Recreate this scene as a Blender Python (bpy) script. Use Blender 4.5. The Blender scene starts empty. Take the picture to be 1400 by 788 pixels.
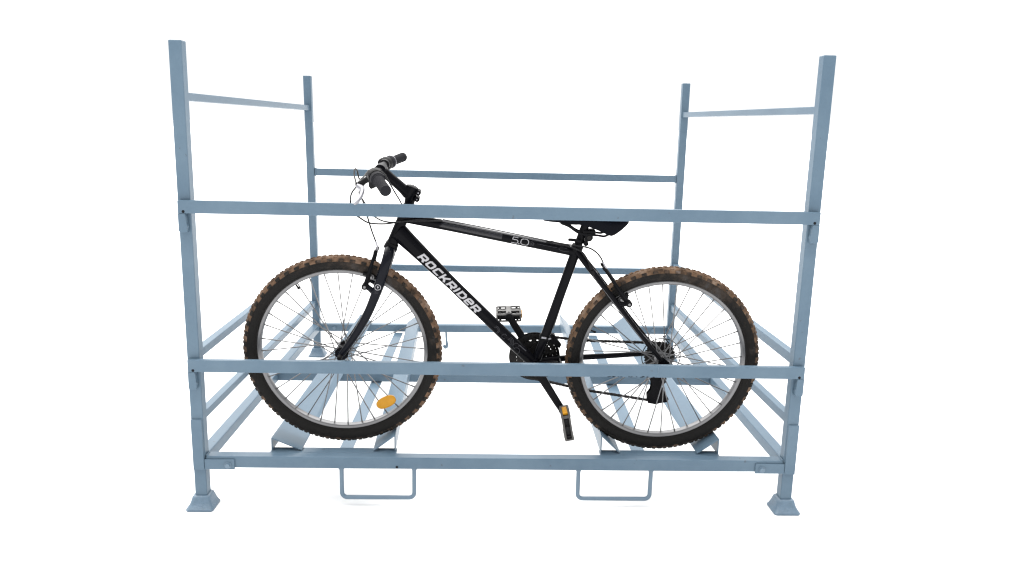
import bpy, bmesh, math, random
from mathutils import Vector, Matrix, noise
random.seed(7)
R = math.radians
PI = math.pi
sc = bpy.context.scene
col = sc.collection

# ------------------------------------------------------------------ materials
def nodes(name):
    m = bpy.data.materials.new(name)
    m.use_nodes = True
    nt = m.node_tree
    return m, nt, nt.nodes['Principled BSDF']

def plain(name, c, rough=0.5, metal=0.0, spec=0.5, coat=0.0, bump=0.0, bscale=300.0, vary=0.0, vscale=20.0):
    m, nt, b = nodes(name)
    b.inputs['Base Color'].default_value = (*c, 1)
    b.inputs['Roughness'].default_value = rough
    b.inputs['Metallic'].default_value = metal
    b.inputs['Specular IOR Level'].default_value = spec
    b.inputs['Coat Weight'].default_value = coat
    tc = nt.nodes.new('ShaderNodeTexCoord')
    if vary:
        n = nt.nodes.new('ShaderNodeTexNoise'); n.inputs['Scale'].default_value = vscale
        n.inputs['Detail'].default_value = 5
        nt.links.new(tc.outputs['Object'], n.inputs['Vector'])
        mx = nt.nodes.new('ShaderNodeMix'); mx.data_type = 'RGBA'
        mx.inputs[6].default_value = (*[v * (1 - vary) for v in c], 1)
        mx.inputs[7].default_value = (*[min(1, v * (1 + vary)) for v in c], 1)
        nt.links.new(n.outputs['Fac'], mx.inputs[0])
        nt.links.new(mx.outputs[2], b.inputs['Base Color'])
    if bump:
        n2 = nt.nodes.new('ShaderNodeTexNoise'); n2.inputs['Scale'].default_value = bscale
        n2.inputs['Detail'].default_value = 3
        nt.links.new(tc.outputs['Object'], n2.inputs['Vector'])
        bp = nt.nodes.new('ShaderNodeBump'); bp.inputs['Strength'].default_value = bump
        bp.inputs['Distance'].default_value = 0.002
        nt.links.new(n2.outputs['Fac'], bp.inputs['Height'])
        nt.links.new(bp.outputs['Normal'], b.inputs['Normal'])
    return m

def paint_mat():
    # brushed-on blue grey enamel with faint brush streaks, grime blotches and tiny chips
    m, nt, b = nodes('blue_grey_enamel')
    L = nt.links.new
    tc = nt.nodes.new('ShaderNodeTexCoord')
    n = nt.nodes.new('ShaderNodeTexNoise'); n.inputs['Scale'].default_value = 5; n.inputs['Detail'].default_value = 6
    n.inputs['Roughness'].default_value = 0.65
    L(tc.outputs['Object'], n.inputs['Vector'])
    cr = nt.nodes.new('ShaderNodeValToRGB')
    e = cr.color_ramp.elements
    e[0].position = 0.3; e[0].color = (0.072, 0.116, 0.162, 1)
    e[1].position = 0.7; e[1].color = (0.098, 0.147, 0.194, 1)
    L(n.outputs['Fac'], cr.inputs['Fac'])
    # small dark chips
    n2 = nt.nodes.new('ShaderNodeTexNoise'); n2.inputs['Scale'].default_value = 46; n2.inputs['Detail'].default_value = 4
    L(tc.outputs['Object'], n2.inputs['Vector'])
    r2 = nt.nodes.new('ShaderNodeMapRange')
    r2.inputs['From Min'].default_value = 0.715; r2.inputs['From Max'].default_value = 0.75
    r2.inputs['To Max'].default_value = 0.6
    L(n2.outputs['Fac'], r2.inputs['Value'])
    mx = nt.nodes.new('ShaderNodeMix'); mx.data_type = 'RGBA'
    mx.inputs[7].default_value = (0.06, 0.065, 0.075, 1)
    L(r2.outputs['Result'], mx.inputs[0]); L(cr.outputs['Color'], mx.inputs[6])
    L(mx.outputs[2], b.inputs['Base Color'])
    rr = nt.nodes.new('ShaderNodeMapRange'); rr.inputs['To Min'].default_value = 0.26; rr.inputs['To Max'].default_value = 0.44
    L(n.outputs['Fac'], rr.inputs['Value']); L(rr.outputs['Result'], b.inputs['Roughness'])
    b.inputs['Specular IOR Level'].default_value = 0.2
    n3 = nt.nodes.new('ShaderNodeTexNoise'); n3.inputs['Scale'].default_value = 120; n3.inputs['Detail'].default_value = 3
    L(tc.outputs['Object'], n3.inputs['Vector'])
    bp = nt.nodes.new('ShaderNodeBump'); bp.inputs['Strength'].default_value = 0.12; bp.inputs['Distance'].default_value = 0.002
    L(n3.outputs['Fac'], bp.inputs['Height']); L(bp.outputs['Normal'], b.inputs['Normal'])
    return m

def mud_mat(name, rubber, mud, bias, seed):
    # dried mud caked on rubber: thickest round the upper half of the tyre as it stands
    m, nt, b = nodes(name)
    L = nt.links.new
    tc = nt.nodes.new('ShaderNodeTexCoord')
    mp = nt.nodes.new('ShaderNodeMapping'); mp.inputs['Location'].default_value = (seed, seed * 2, 0)
    L(tc.outputs['Object'], mp.inputs['Vector'])
    n = nt.nodes.new('ShaderNodeTexNoise'); n.inputs['Scale'].default_value = 55; n.inputs['Detail'].default_value = 6
    n.inputs['Roughness'].default_value = 0.65
    L(mp.outputs['Vector'], n.inputs['Vector'])
    nb = nt.nodes.new('ShaderNodeTexNoise'); nb.inputs['Scale'].default_value = 7; nb.inputs['Detail'].default_value = 2
    L(mp.outputs['Vector'], nb.inputs['Vector'])
    sx = nt.nodes.new('ShaderNodeSeparateXYZ'); L(tc.outputs['Object'], sx.inputs['Vector'])
    def math_(op, a, bb):
        k = nt.nodes.new('ShaderNodeMath'); k.operation = op
        for i, v in enumerate((a, bb)):
            if isinstance(v, (int, float)): k.inputs[i].default_value = v
            else: L(v, k.inputs[i])
        return k.outputs[0]
    s = math_('ADD', math_('MULTIPLY', sx.outputs['Z'], 1.15), math_('MULTIPLY', sx.outputs['X'], 0.28))
    s = math_('ADD', s, math_('MULTIPLY', math_('SUBTRACT', nb.outputs['Fac'], 0.28), 1.15))
    s = math_('ADD', s, math_('MULTIPLY', n.outputs['Fac'], 1.1))
    mr = nt.nodes.new('ShaderNodeMapRange')
    mr.inputs['From Min'].default_value = 0.74 - bias; mr.inputs['From Max'].default_value = 0.98 - bias
    L(s, mr.inputs['Value'])
    nm = nt.nodes.new('ShaderNodeTexNoise'); nm.inputs['Scale'].default_value = 26; nm.inputs['Detail'].default_value = 5
    L(mp.outputs['Vector'], nm.inputs['Vector'])
    cr = nt.nodes.new('ShaderNodeValToRGB'); e = cr.color_ramp.elements
    e[0].position = 0.36; e[0].color = (*[v * 0.33 for v in mud], 1)
    e[1].position = 0.56; e[1].color = (*mud, 1)
    x = e.new(0.72); x.color = (mud[0] * 1.45, mud[1] * 1.75, mud[2] * 2.2, 1)
    L(nm.outputs['Fac'], cr.inputs['Fac'])
    mx = nt.nodes.new('ShaderNodeMix'); mx.data_type = 'RGBA'
    mx.inputs[6].default_value = (*rubber, 1)
    L(mr.outputs['Result'], mx.inputs[0]); L(cr.outputs['Color'], mx.inputs[7])
    L(mx.outputs[2], b.inputs['Base Color'])
    b.inputs['Roughness'].default_value = 0.85
    b.inputs['Specular IOR Level'].default_value = 0.2
    bp = nt.nodes.new('ShaderNodeBump'); bp.inputs['Strength'].default_value = 0.7; bp.inputs['Distance'].default_value = 0.003
    L(n.outputs['Fac'], bp.inputs['Height']); L(bp.outputs['Normal'], b.inputs['Normal'])
    return m

M = {}
M['paint'] = paint_mat()
def tray_mat():
    m = M['paint'].copy(); m.name = 'scuffed_tray_enamel'
    nt = m.node_tree; L = nt.links.new; b = nt.nodes['Principled BSDF']
    src = b.inputs['Base Color'].links[0].from_socket
    tc = nt.nodes.new('ShaderNodeTexCoord'); mp = nt.nodes.new('ShaderNodeMapping'); mp.inputs['Scale'].default_value = (9, 26, 9)
    L(tc.outputs['Object'], mp.inputs['Vector'])
    n = nt.nodes.new('ShaderNodeTexNoise'); n.inputs['Scale'].default_value = 1.0; n.inputs['Detail'].default_value = 7; n.inputs['Roughness'].default_value = 0.7
    L(mp.outputs['Vector'], n.inputs['Vector'])
    mr = nt.nodes.new('ShaderNodeMapRange'); mr.inputs['From Min'].default_value = 0.58; mr.inputs['From Max'].default_value = 0.82; mr.inputs['To Max'].default_value = 0.4
    L(n.outputs['Fac'], mr.inputs['Value'])
    mx = nt.nodes.new('ShaderNodeMix'); mx.data_type = 'RGBA'; mx.inputs[7].default_value = (0.075, 0.068, 0.062, 1)
    L(mr.outputs['Result'], mx.inputs[0]); L(src, mx.inputs[6]); L(mx.outputs[2], b.inputs['Base Color'])
    return m
M['tray'] = tray_mat()
M['foot'] = plain('cast_foot_enamel', (0.090, 0.141, 0.194), 0.33, spec=0.5, bump=0.9, bscale=210, vary=0.22, vscale=60)
M['rod'] = plain('rod_enamel', (0.098, 0.150, 0.203), 0.36, spec=0.5, bump=0.15, bscale=160, vary=0.08)
M['bolt'] = plain('painted_bolt', (0.098, 0.150, 0.203), 0.35, spec=0.5, bump=0.2)
M['hole'] = plain('dark_hole', (0.01, 0.011, 0.014), 0.9, spec=0.1)
M['black'] = plain('gloss_black_frame', (0.003, 0.003, 0.0042), 0.22, spec=0.05, bump=0.02, bscale=60)
M['satin'] = plain('satin_black', (0.0045, 0.0045, 0.0055), 0.38, spec=0.05, bump=0.06, bscale=220)
M['fork'] = plain('black_fork_enamel', (0.0042, 0.0048, 0.008), 0.25, spec=0.09, bump=0.03, bscale=60)
M['plastic'] = plain('black_plastic', (0.006, 0.006, 0.007), 0.5, spec=0.1, bump=0.08)
M['grip'] = plain('grey_black_rubber_grip', (0.0125, 0.0125, 0.0155), 0.7, spec=0.08, bump=0.3, bscale=380)
M['rubber'] = mud_mat('dusty_sidewall', (0.0066, 0.0062, 0.0059), (0.026, 0.020, 0.016), -0.30, 2.9)
M['saddle'] = plain('saddle_vinyl', (0.002, 0.0024, 0.0045), 0.3, spec=0.04, bump=0.05, bscale=400)
M['alloy'] = plain('brushed_alloy', (0.135, 0.135, 0.14), 0.34, metal=0.85, spec=0.5, bump=0.06, bscale=160, vary=0.12, vscale=14)
M['steel'] = plain('spoke_steel', (0.13, 0.13, 0.135), 0.36, metal=0.8, spec=0.5)
M['silver'] = plain('silver_lever', (0.26, 0.26, 0.285), 0.3, metal=0.6)
M['dark_steel'] = plain('oily_chain_steel', (0.008, 0.0075, 0.0075), 0.5, metal=0.1, spec=0.15, vary=0.4, vscale=90)
M['cage'] = plain('grey_pedal_cage', (0.066, 0.064, 0.062), 0.45, metal=0.25, bump=0.1, vary=0.25, vscale=70)
M['cage_dark'] = plain('dark_pedal_cage', (0.05, 0.048, 0.047), 0.5, metal=0.2, bump=0.1, vary=0.4, vscale=60)
M['cable'] = plain('cable_housing', (0.008, 0.008, 0.009), 0.4, spec=0.15)
M['grey_cable'] = plain('grey_cable', (0.07, 0.07, 0.075), 0.35, metal=0.3)
M['amber'] = plain('amber_reflector', (0.40, 0.185, 0.002), 0.35, spec=0.3, bump=0.7, bscale=420, vary=0.12, vscale=60)
M['print'] = plain('pale_lettering', (0.33, 0.33, 0.35), 0.45, spec=0.3, vary=0.05, vscale=80)
M['print_dim'] = plain('grey_line_print', (0.040, 0.040, 0.047), 0.4, spec=0.2)
M['mud_a'] = mud_mat('muddy_tread_a', (0.017, 0.015, 0.013), (0.118, 0.070, 0.043), 0.24, 1.7)
M['mud_knob_a'] = mud_mat('muddy_knob_a', (0.010, 0.009, 0.008), (0.07, 0.046, 0.032), -0.26, 4.1)
M['mud_b'] = mud_mat('muddy_tread_b', (0.017, 0.015, 0.013), (0.120, 0.072, 0.043), 0.26, 9.3)
M['mud_knob_b'] = mud_mat('muddy_knob_b', (0.010, 0.009, 0.008), (0.07, 0.046, 0.032), -0.26, 6.2)

def speckle_mat():
    m, nt, b = nodes('speckled_tube_graphic')
    L = nt.links.new
    tc = nt.nodes.new('ShaderNodeTexCoord')
    n = nt.nodes.new('ShaderNodeTexNoise'); n.inputs['Scale'].default_value = 210; n.inputs['Detail'].default_value = 4
    L(tc.outputs['Object'], n.inputs['Vector'])
    mr = nt.nodes.new('ShaderNodeValToRGB'); e = mr.color_ramp.elements
    e[0].position = 0.46; e[0].color = (0.004, 0.004, 0.006, 1)
    e[1].position = 0.68; e[1].color = (0.015, 0.0145, 0.020, 1)
    L(n.outputs['Fac'], mr.inputs['Fac']); L(mr.outputs['Color'], b.inputs['Base Color'])
    b.inputs['Roughness'].default_value = 0.3
    b.inputs['Specular IOR Level'].default_value = 0.35
    return m
M['speckle'] = speckle_mat()

# ------------------------------------------------------------------ mesh helpers
def fin(name, bm, mats, parent=None, smooth=None):
    if not isinstance(mats, (list, tuple)): mats = [mats]
    bmesh.ops.recalc_face_normals(bm, faces=bm.faces[:])
    me = bpy.data.meshes.new(name)
    bm.to_mesh(me); bm.free()
    for m in mats: me.materials.append(m)
    if smooth is not None:
        me.shade_smooth() if hasattr(me, 'shade_smooth') else None
        try: me.set_sharp_from_angle(angle=R(smooth))
        except Exception: pass
    o = bpy.data.objects.new(name, me); col.objects.link(o)
    if parent is not None: o.parent = parent
    return o

def empty(name, loc, rot=(0, 0, 0)):
    o = bpy.data.objects.new(name, None); col.objects.link(o)
    o.location = loc; o.rotation_euler = rot; o.empty_display_size = 0.2
    return o

def box(bm, a, b, bev=0.003, seg=2, mi=0):
    (x0, y0, z0), (x1, y1, z1) = a, b
    vs = [bm.verts.new((x, y, z)) for x in (x0, x1) for y in (y0, y1) for z in (z0, z1)]
    fs = [bm.faces.new([vs[i] for i in f]) for f in ((0, 1, 3, 2), (4, 6, 7, 5), (0, 4, 5, 1), (2, 3, 7, 6), (0, 2, 6, 4), (1, 5, 7, 3))]
    for f in fs: f.material_index = mi
    if bev:
        es = set(e for f in fs for e in f.edges)
        bmesh.ops.bevel(bm, geom=list(es), offset=bev, segments=seg, profile=0.5, affect='EDGES', material=-1)
    return fs

def hexa(bm, bot, top, bev=0.003, seg=2):
    """box from 4 points at one end and 4 matching points at the other"""
    vs = [bm.verts.new(p) for p in bot] + [bm.verts.new(p) for p in top]
    fs = [bm.faces.new(vs[0:4][::-1]), bm.faces.new(vs[4:8])]
    for i in range(4):
        j = (i + 1) % 4
        fs.append(bm.faces.new((vs[i], vs[j], vs[4 + j], vs[4 + i])))
    if bev:
        es = set(e for f in fs for e in f.edges)
        bmesh.ops.bevel(bm, geom=list(es), offset=bev, segments=seg, profile=0.5, affect='EDGES')

def prism(bm, poly, ax0, ax1, axis='y', bev=0.0, mi=0):
    def P(p, t):
        if axis == 'y': return (p[0], t, p[1])
        if axis == 'x': return (t, p[0], p[1])
        return (p[0], p[1], t)
    a = [bm.verts.new(P(p, ax0)) for p in poly]
    b = [bm.verts.new(P(p, ax1)) for p in poly]
    fs = [bm.faces.new(a), bm.faces.new(b[::-1])]
    n = len(poly)
    for i in range(n):
        fs.append(bm.faces.new((a[i], b[i], b[(i + 1) % n], a[(i + 1) % n])))
    for f in fs: f.material_index = mi
    if bev:
        es = set(e for f in fs for e in f.edges)
        bmesh.ops.bevel(bm, geom=list(es), offset=bev, segments=2, profile=0.5, affect='EDGES')

def crom(pts, n=8):
    pts = [Vector(p) for p in pts]
    if len(pts) < 3: return pts
    out = []
    P = [pts[0] * 2 - pts[1]] + pts + [pts[-1] * 2 - pts[-2]]
    for i in range(1, len(P) - 2):
        p0, p1, p2, p3 = P[i - 1:i + 3]
        for k in range(n):
            t = k / n
            out.append(0.5 * ((2 * p1) + (p2 - p0) * t + (2 * p0 - 5 * p1 + 4 * p2 - p3) * t * t + (3 * p1 - p0 - 3 * p2 + p3) * t ** 3))
    out.append(pts[-1])
    return out

def lerp_r(radii, n):
    if isinstance(radii, (int, float)): return [radii] * n
    out = []
    for i in range(n):
        t = i / (n - 1) * (len(radii) - 1); k = min(int(t), len(radii) - 2)
        out.append(radii[k] + (radii[k + 1] - radii[k]) * (t - k))
    return out

def tube(bm, pts, radii, seg=16, caps=True, mi=0, up=None, squash=1.0):
    pts = [Vector(p) for p in pts]
    rs = lerp_r(radii, len(pts))
    ref = Vector(up) if up else None
    prev = None; rings = []
    for i, p in enumerate(pts):
        a = pts[max(0, i - 1)]; b = pts[min(len(pts) - 1, i + 1)]
        t = (b - a).normalized()
        if prev is None:
            n = ref if ref is not None else (Vector((0, 1, 0)) if abs(t.y) < 0.9 else Vector((1, 0, 0)))
        else: n = prev
        n = (n - t * n.dot(t)).normalized(); prev = n
        bnm = t.cross(n)
        rings.append([bm.verts.new(p + rs[i] * (math.cos(2 * PI * k / seg) * n * squash + math.sin(2 * PI * k / seg) * bnm)) for k in range(seg)])
    for r0, r1 in zip(rings, rings[1:]):
        for k in range(seg):
            f = bm.faces.new((r0[k], r0[(k + 1) % seg], r1[(k + 1) % seg], r1[k])); f.material_index = mi; f.smooth = True
    if caps:
        for rg in (rings[0][::-1], rings[-1]):
            f = bm.faces.new(rg); f.material_index = mi

def lathe(bm, prof, c=(0, 0, 0), axis=(0, 1, 0), seg=48, mi=0, closed=False, smooth=True):
    """prof = [(distance along axis, radius)]"""
    ax = Vector(axis).normalized(); c = Vector(c)
    n = Vector((0, 0, 1)) if abs(ax.z) < 0.9 else Vector((1, 0, 0))
    n = (n - ax * n.dot(ax)).normalized(); b = ax.cross(n)
    rings = []
    for h, r in prof:
        if r < 1e-6: rings.append([bm.verts.new(c + ax * h)])
        else: rings.append([bm.verts.new(c + ax * h + r * (math.cos(2 * PI * k / seg) * n + math.sin(2 * PI * k / seg) * b)) for k in range(seg)])
    pairs = list(zip(rings, rings[1:]))
    if closed: pairs.append((rings[-1], rings[0]))
    for r0, r1 in pairs:
        for k in range(seg):
            q = [r0[k % len(r0)], r0[(k + 1) % len(r0)], r1[(k + 1) % len(r1)], r1[k % len(r1)]]
            q2 = []
            for v in q:
                if v not in q2: q2.append(v)
            if len(q2) < 3: continue
            f = bm.faces.new(q2); f.material_index = mi; f.smooth = smooth
    if not closed:
        for rg in (rings[0], rings[-1]):
            if len(rg) > 2:
                f = bm.faces.new(rg); f.material_index = mi

def new(): return bmesh.new()

# ================================================================== setting
bm = new()
bmesh.ops.create_circle(bm, cap_ends=True, segments=96, radius=400)
ground = fin('ground', bm, plain('white_floor', (0.85, 0.85, 0.85), 0.9, spec=0.0))
ground['kind'] = 'structure'

# ================================================================== the rack
rack = empty('stacking_rack', (1.017, 0.92, 0))
rack['label'] = 'pale blue steel stacking rack with lift-off front bars standing on four flared feet'
rack['category'] = 'bicycle rack'
RO_ = Vector((-1.017, -0.92, 0))
def rfin(name, bm, mat='paint', parent=None, smooth=None):
    bmesh.ops.translate(bm, vec=RO_, verts=bm.verts[:])
    return fin(name, bm, M[mat] if isinstance(mat, str) else mat, parent or rack, smooth)

def post(x0, xt, y0, ztop):
    bm = new(); w = 0.04; z0 = 0.03
    hexa(bm, [(x0, y0, z0), (x0 + w, y0, z0), (x0 + w, y0 + w, z0), (x0, y0 + w, z0)],
         [(xt, y0, ztop), (xt + w, y0, ztop), (xt + w, y0 + w, ztop), (xt, y0 + w, ztop)], 0.0035, 3)
    p = rfin('corner_post', bm)
    bm = new()
    cx, cy = x0 + 0.02, y0 + 0.014
    secs = [(0.0, 0.045), (0.005, 0.046), (0.009, 0.043), (0.02, 0.036), (0.034, 0.0315), (0.042, 0.029), (0.046, 0.0255), (0.046, 0.015)]
    rings = []
    for z, h in secs:
        c = min(0.012, h * 0.3); ring = []
        for sx, sy in ((1, 1), (-1, 1), (-1, -1), (1, -1)):
            for k in range(5):
                a = math.atan2(sy, sx) + (k - 2) * PI / 8
                ring.append(bm.verts.new((cx + sx * (h - c) + c * math.cos(a), cy + (0.006 if h < 0.04 else 0) + sy * (h - c) + c * math.sin(a), z)))
        rings.append(ring)
    for a, b in zip(rings, rings[1:]):
        for k in range(20): bm.faces.new((a[k], a[(k + 1) % 20], b[(k + 1) % 20], b[k]))
    bm.faces.new(rings[0][::-1]); bm.faces.new(rings[-1])
    rfin('foot', bm, 'foot', p, 50)
    return p
pFL = post(-0.004, -0.001, 0.0, 1.523)
pFR = post(1.995, 1.998, 0.0, 1.527)
pRL = post(0.008, -0.006, 1.802, 1.521)
pRR = post(1.994, 1.995, 1.802, 1.529)

def beam(name, a, b, bev=0.003, mat='paint', parent=None):
    bm = new(); box(bm, a, b, bev); return rfin(name, bm, mat, parent)
def bead(bm, loop_, rad=0.0030):
    """lumpy weld bead round a joint"""
    L = [Vector(p) for p in loop_]; L.append(L[0])
    for p, q in zip(L, L[1:]):
        n = max(3, int((q - p).length / 0.004)); pts = [p.lerp(q, k / n) for k in range(n + 1)]
        tube(bm, pts, [rad * random.uniform(0.75, 1.3) for _ in pts], 8)
# base frame
bm = new(); box(bm, (0.0375, 0.0, 0.146), (1.9945, 0.041, 0.187), 0.003)
for x in (0.0395, 1.9925): bead(bm, [(x, 0.0005, 0.187), (x, 0.041, 0.187)])
rfin('base_beam', bm)
bm = new(); hexa(bm, [(0.046, 1.802, 0.143), (0.046, 1.842, 0.143), (0.046, 1.842, 0.184), (0.046, 1.802, 0.184)],
                 [(1.9935, 1.802, 0.152), (1.9935, 1.842, 0.152), (1.9935, 1.842, 0.193), (1.9935, 1.802, 0.193)]); rfin('base_beam', bm)
beam('base_beam', (0.0385, 0.917, 0.148), (1.9935, 0.957, 0.186))
bm = new(); hexa(bm, [(-0.003, 0.0405, 0.146), (0.0375, 0.0405, 0.146), (0.0375, 0.0405, 0.187), (-0.003, 0.0405, 0.187)],
                 [(0.006, 1.8015, 0.144), (0.0465, 1.8015, 0.144), (0.0465, 1.8015, 0.185), (0.006, 1.8015, 0.185)]); rfin('base_beam', bm)
bm = new(); hexa(bm, [(1.995, 0.0405, 0.146), (2.0355, 0.0405, 0.146), (2.0355, 0.0405, 0.187), (1.995, 0.0405, 0.187)],
                 [(1.994, 1.8015, 0.152), (2.0345, 1.8015, 0.152), (2.0345, 1.8015, 0.193), (1.994, 1.8015, 0.193)]); rfin('base_beam', bm)

# fixed guard bars on the ends and the back
def side(x0, x1, xr, zf0, zf1, zr0, zr1):
    bm = new(); w = x1 - x0
    hexa(bm, [(x0, 0.0405, zf0), (x1, 0.0405, zf0), (x1, 0.0405, zf1), (x0, 0.0405, zf1)],
         [(xr, 1.8015, zr0), (xr + w, 1.8015, zr0), (xr + w, 1.8015, zr1), (xr, 1.8015, zr1)], 0.003)
    for (xa, y, za, zb) in ((x0, 0.0425, zf0, zf1), (xr, 1.7995, zr0, zr1)):   # weld beads
        bead(bm, [(xa, y, za), (xa + w, y, za), (xa + w, y, zb), (xa, y, zb)])
    rfin('guard_bar', bm)
    return bm
for a in ((0.001, 0.029, -0.004, 1.345, 1.371, 1.343, 1.370), (0.002, 0.031, 0.003, 0.519, 0.548, 0.519, 0.549), (0.002, 0.031, 0.001, 0.303, 0.330, 0.283, 0.315),
          (2.004, 2.032, 2.003, 1.348, 1.373, 1.352, 1.378), (2.003, 2.032, 2.003, 0.520, 0.556, 0.524, 0.556), (2.003, 2.032, 2.005, 0.309, 0.341, 0.287, 0.323)):
    side(*a)
for x0_, z0_, z1_ in ((0.040, 1.003, 1.041), (0.045, 0.489, 0.524)):
    bm = new(); box(bm, (x0_, 1.811, z0_), (1.9935, 1.838, z1_), 0.003)
    for x in (x0_ + 0.003, 1.9915): bead(bm, [(x, 1.811, z0_), (x, 1.838, z0_), (x, 1.838, z1_), (x, 1.811, z1_)])
    rfin('guard_bar', bm)

# front bars lifted off their hooks to load the rack
def crossbar(z0):
    bm = new(); box(bm, (0.0045, -0.0205, z0), (2.0290, -0.0008, z0 + 0.0403), 0.0013, 2)
    c = rfin('crossbar', bm)
    for s, xo in ((1, 0.0035), (-1, 2.0300)):
        bm = new()
        X = lambda d: xo + s * d
        poly = [(X(0), z0 - 0.0006), (X(0), z0 - 0.056), (X(0.004), z0 - 0.060), (X(0.025), z0 - 0.060), (X(0.026), z0 - 0.050), (X(0.0275), z0 - 0.042),
                (X(0.0240), z0 - 0.034), (X(0.0245), z0 - 0.016), (X(0.022), z0 - 0.0006)]
        prism(bm, poly if s > 0 else poly[::-1], -0.0195, -0.0012, 'y', 0.001)
        rfin('hook', bm, 'paint', c)
        bm = new(); lathe(bm, [(0, 0.0), (0, 0.0046), (0.002, 0.0046)], (X(0.018), -0.0211, z0 + 0.0055), (0, 1, 0), 16)
        rfin('rivet_hole', bm, 'hole', c, None)
    return c
cT = crossbar(1.0024)
cM = crossbar(0.4866)
# bare steel showing along the lower edge of the lower bar where the enamel is knocked off
bm = new()
for k in range(26):
    x = 1.365 + 0.163 * k / 26 + random.uniform(-.002, .002); l = random.uniform(0.004, 0.012); h = random.uniform(0.0012, 0.0034)
    if random.random() < 0.25: continue
    zb = 0.4870 + random.uniform(0, 0.0012)
    prism(bm, [(x, zb), (x + l, zb), (x + l * .8, zb + h), (x + l * .25, zb + h * .8)], -0.0209, -0.0202, 'y')
rfin('paint_chip', bm, 'hole', cM, None)
bm = new(); box(bm, (1.538, -0.0211, 0.488), (1.539, -0.0201, 0.525), 0); rfin('weld_seam', bm, M['bolt'], cM, None)

# corner brackets bolted to the front base beam
for s, xo, xe, bx in ((1, -0.0015, 0.134, 0.113), (-1, 2.0340, 1.897, 1.919)):
    bm = new()
    xi = xo + s * 0.036
    lo, hi = min(xo, xi), max(xo, xi)
    ho = hexa(bm, [(lo, -0.0085, 0.1415), (hi, -0.0085, 0.1415), (hi, -0.0008, 0.1415), (lo, -0.0008, 0.1415)],
              [(lo, -0.0085, 0.317), (hi, -0.0085, 0.317), (hi, -0.0008, 0.319), (lo, -0.0008, 0.319)], 0.0012)
    b = rfin('corner_bracket', bm)
    bm = new(); lo, hi = min(xi + s * .0006, xe), max(xi + s * .0006, xe)
    box(bm, (lo, -0.0060, 0.1425), (hi, -0.0008, 0.178), 0.001)
    a = rfin('bracket_arm', bm, 'paint', b)
    bm = new(); lathe(bm, [(0.0, 0.0115), (-0.0022, 0.0115), (-0.0025, 0.010)], (bx, -0.0061, 0.158), (0, 1, 0), 24)
    lathe(bm, [(-0.0026, 0.0088), (-0.0085, 0.0088), (-0.0095, 0.0075)], (bx, -0.0061, 0.158), (0, 1, 0), 6, smooth=False)
    rfin('bolt', bm, 'bolt', b, 30)
for bx, bz in ((0.127, 0.163), (1.913, 0.172)):
    bm = new(); lathe(bm, [(0.0, 0.011), (-0.0025, 0.011), (-0.0028, 0.009), (-0.010, 0.009), (-0.011, 0.007)], (bx, 1.8015, bz), (0, 1, 0), 6, smooth=False)
    rfin('bolt', bm, 'bolt', None, 30)
bm = new(); lathe(bm, [(0, 0.0), (0, 0.0045), (0.0015, 0.0045)], (0.675, -0.001, 0.1535), (0, 1, 0), 14); rfin('drain_hole', bm, 'hole', None, None)

# fork loops hanging under the base beam
def loop(x0, x1, y, zt, zb):
    pts = [(x0, y, zt)]
    r = 0.018
    for k in range(7):
        a = PI + k * PI / 12; pts.append((x0 + r + r * math.cos(a), y, zb + r + r * math.sin(a)))
    for k in range(7):
        a = 1.5 * PI + k * PI / 12; pts.append((x1 - r + r * math.cos(a), y, zb + r + r * math.sin(a)))
    pts.append((x1, y, zt))
    bm = new(); tube(bm, pts, 0.0074, 14)
    for x in (x0, x1):   # weld
        lathe(bm, [(0, 0.0005), (0.001, 0.0085), (0.006, 0.0105), (0.0085, 0.0095)], (x, y, zt - 0.009), (0, 0, 1), 14)
    return rfin('fork_loop', bm, 'rod', None, 50)
loop(0.486, 0.732, 0.016, 0.1455, 0.035)
loop(1.293, 1.543, 0.016, 0.1455, 0.036)
bm = new(); tube(bm, crom([(0.747, 1.822, 0.147), (0.749, 1.822, 0.10), (0.7525, 1.822, 0.07), (0.750, 1.822, 0.056), (0.741, 1.822, 0.054), (0.734, 1.822, 0.066)], 6), [0.006, 0.006, 0.0085, 0.009, 0.009, 0.007], 12)
rfin('hanging_hook', bm, 'rod', None, 50)

# folded sheet wheel trays running front to back, tie plates and flat centre strips
def tray(ri, ii, zr, zi, rb=None, ib=None):
    """ridge x, inner x, ridge z, inner z; same at the back"""
    rb = ri if rb is None else rb; ib = ii if ib is None else ib
    bm = new(); t = 0.004; s = 1 if ii > ri else -1
    out = []
    for y, r, i in ((0.052, ri, ii), (1.838, rb, ib)):
        d = Vector((i - r, zi - zr)).normalized(); n = Vector((-d.y, d.x)) * s
        if n.y < 0: n = -n
        foot = 0.1885 if y < 1 else 0.1945
        prof = [(i, zi), (r + s * 0.003 + d.x * 0.004, zr + d.y * 0.004), (r + s * 0.001, zr), (r, zr - 0.004), (r, foot)]
        inn = [(r + s * t, foot), (r + s * t, zr - 0.0055), (i - n.x * t, zi - n.y * t)]
        out.append([bm.verts.new((p[0], y, max(p[1], foot - 0.001))) for p in prof + inn])
    a, b = out; n = len(a)
    for k in range(n): bm.faces.new((a[k], a[(k + 1) % n], b[(k + 1) % n], b[k]))
    bm.faces.new(a[::-1]); bm.faces.new(b)
    return rfin('wheel_tray', bm, 'tray')
tray(0.243, 0.346, 0.234, 0.190, 0.266, 0.330)
tray(0.665, 0.588, 0.247, 0.190, 0.604, 0.530)
tray(1.371, 1.440, 0.252, 0.190, 1.384, 1.440)
tray(1.783, 1.707, 0.244, 0.190, 1.752, 1.690)
for x0, x1 in ((0.240, 0.668), (1.370, 1.786)):
    beam('tie_plate', (x0, 0.0415, 0.176), (x1, 0.084, 0.1862), 0.0015)
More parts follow.
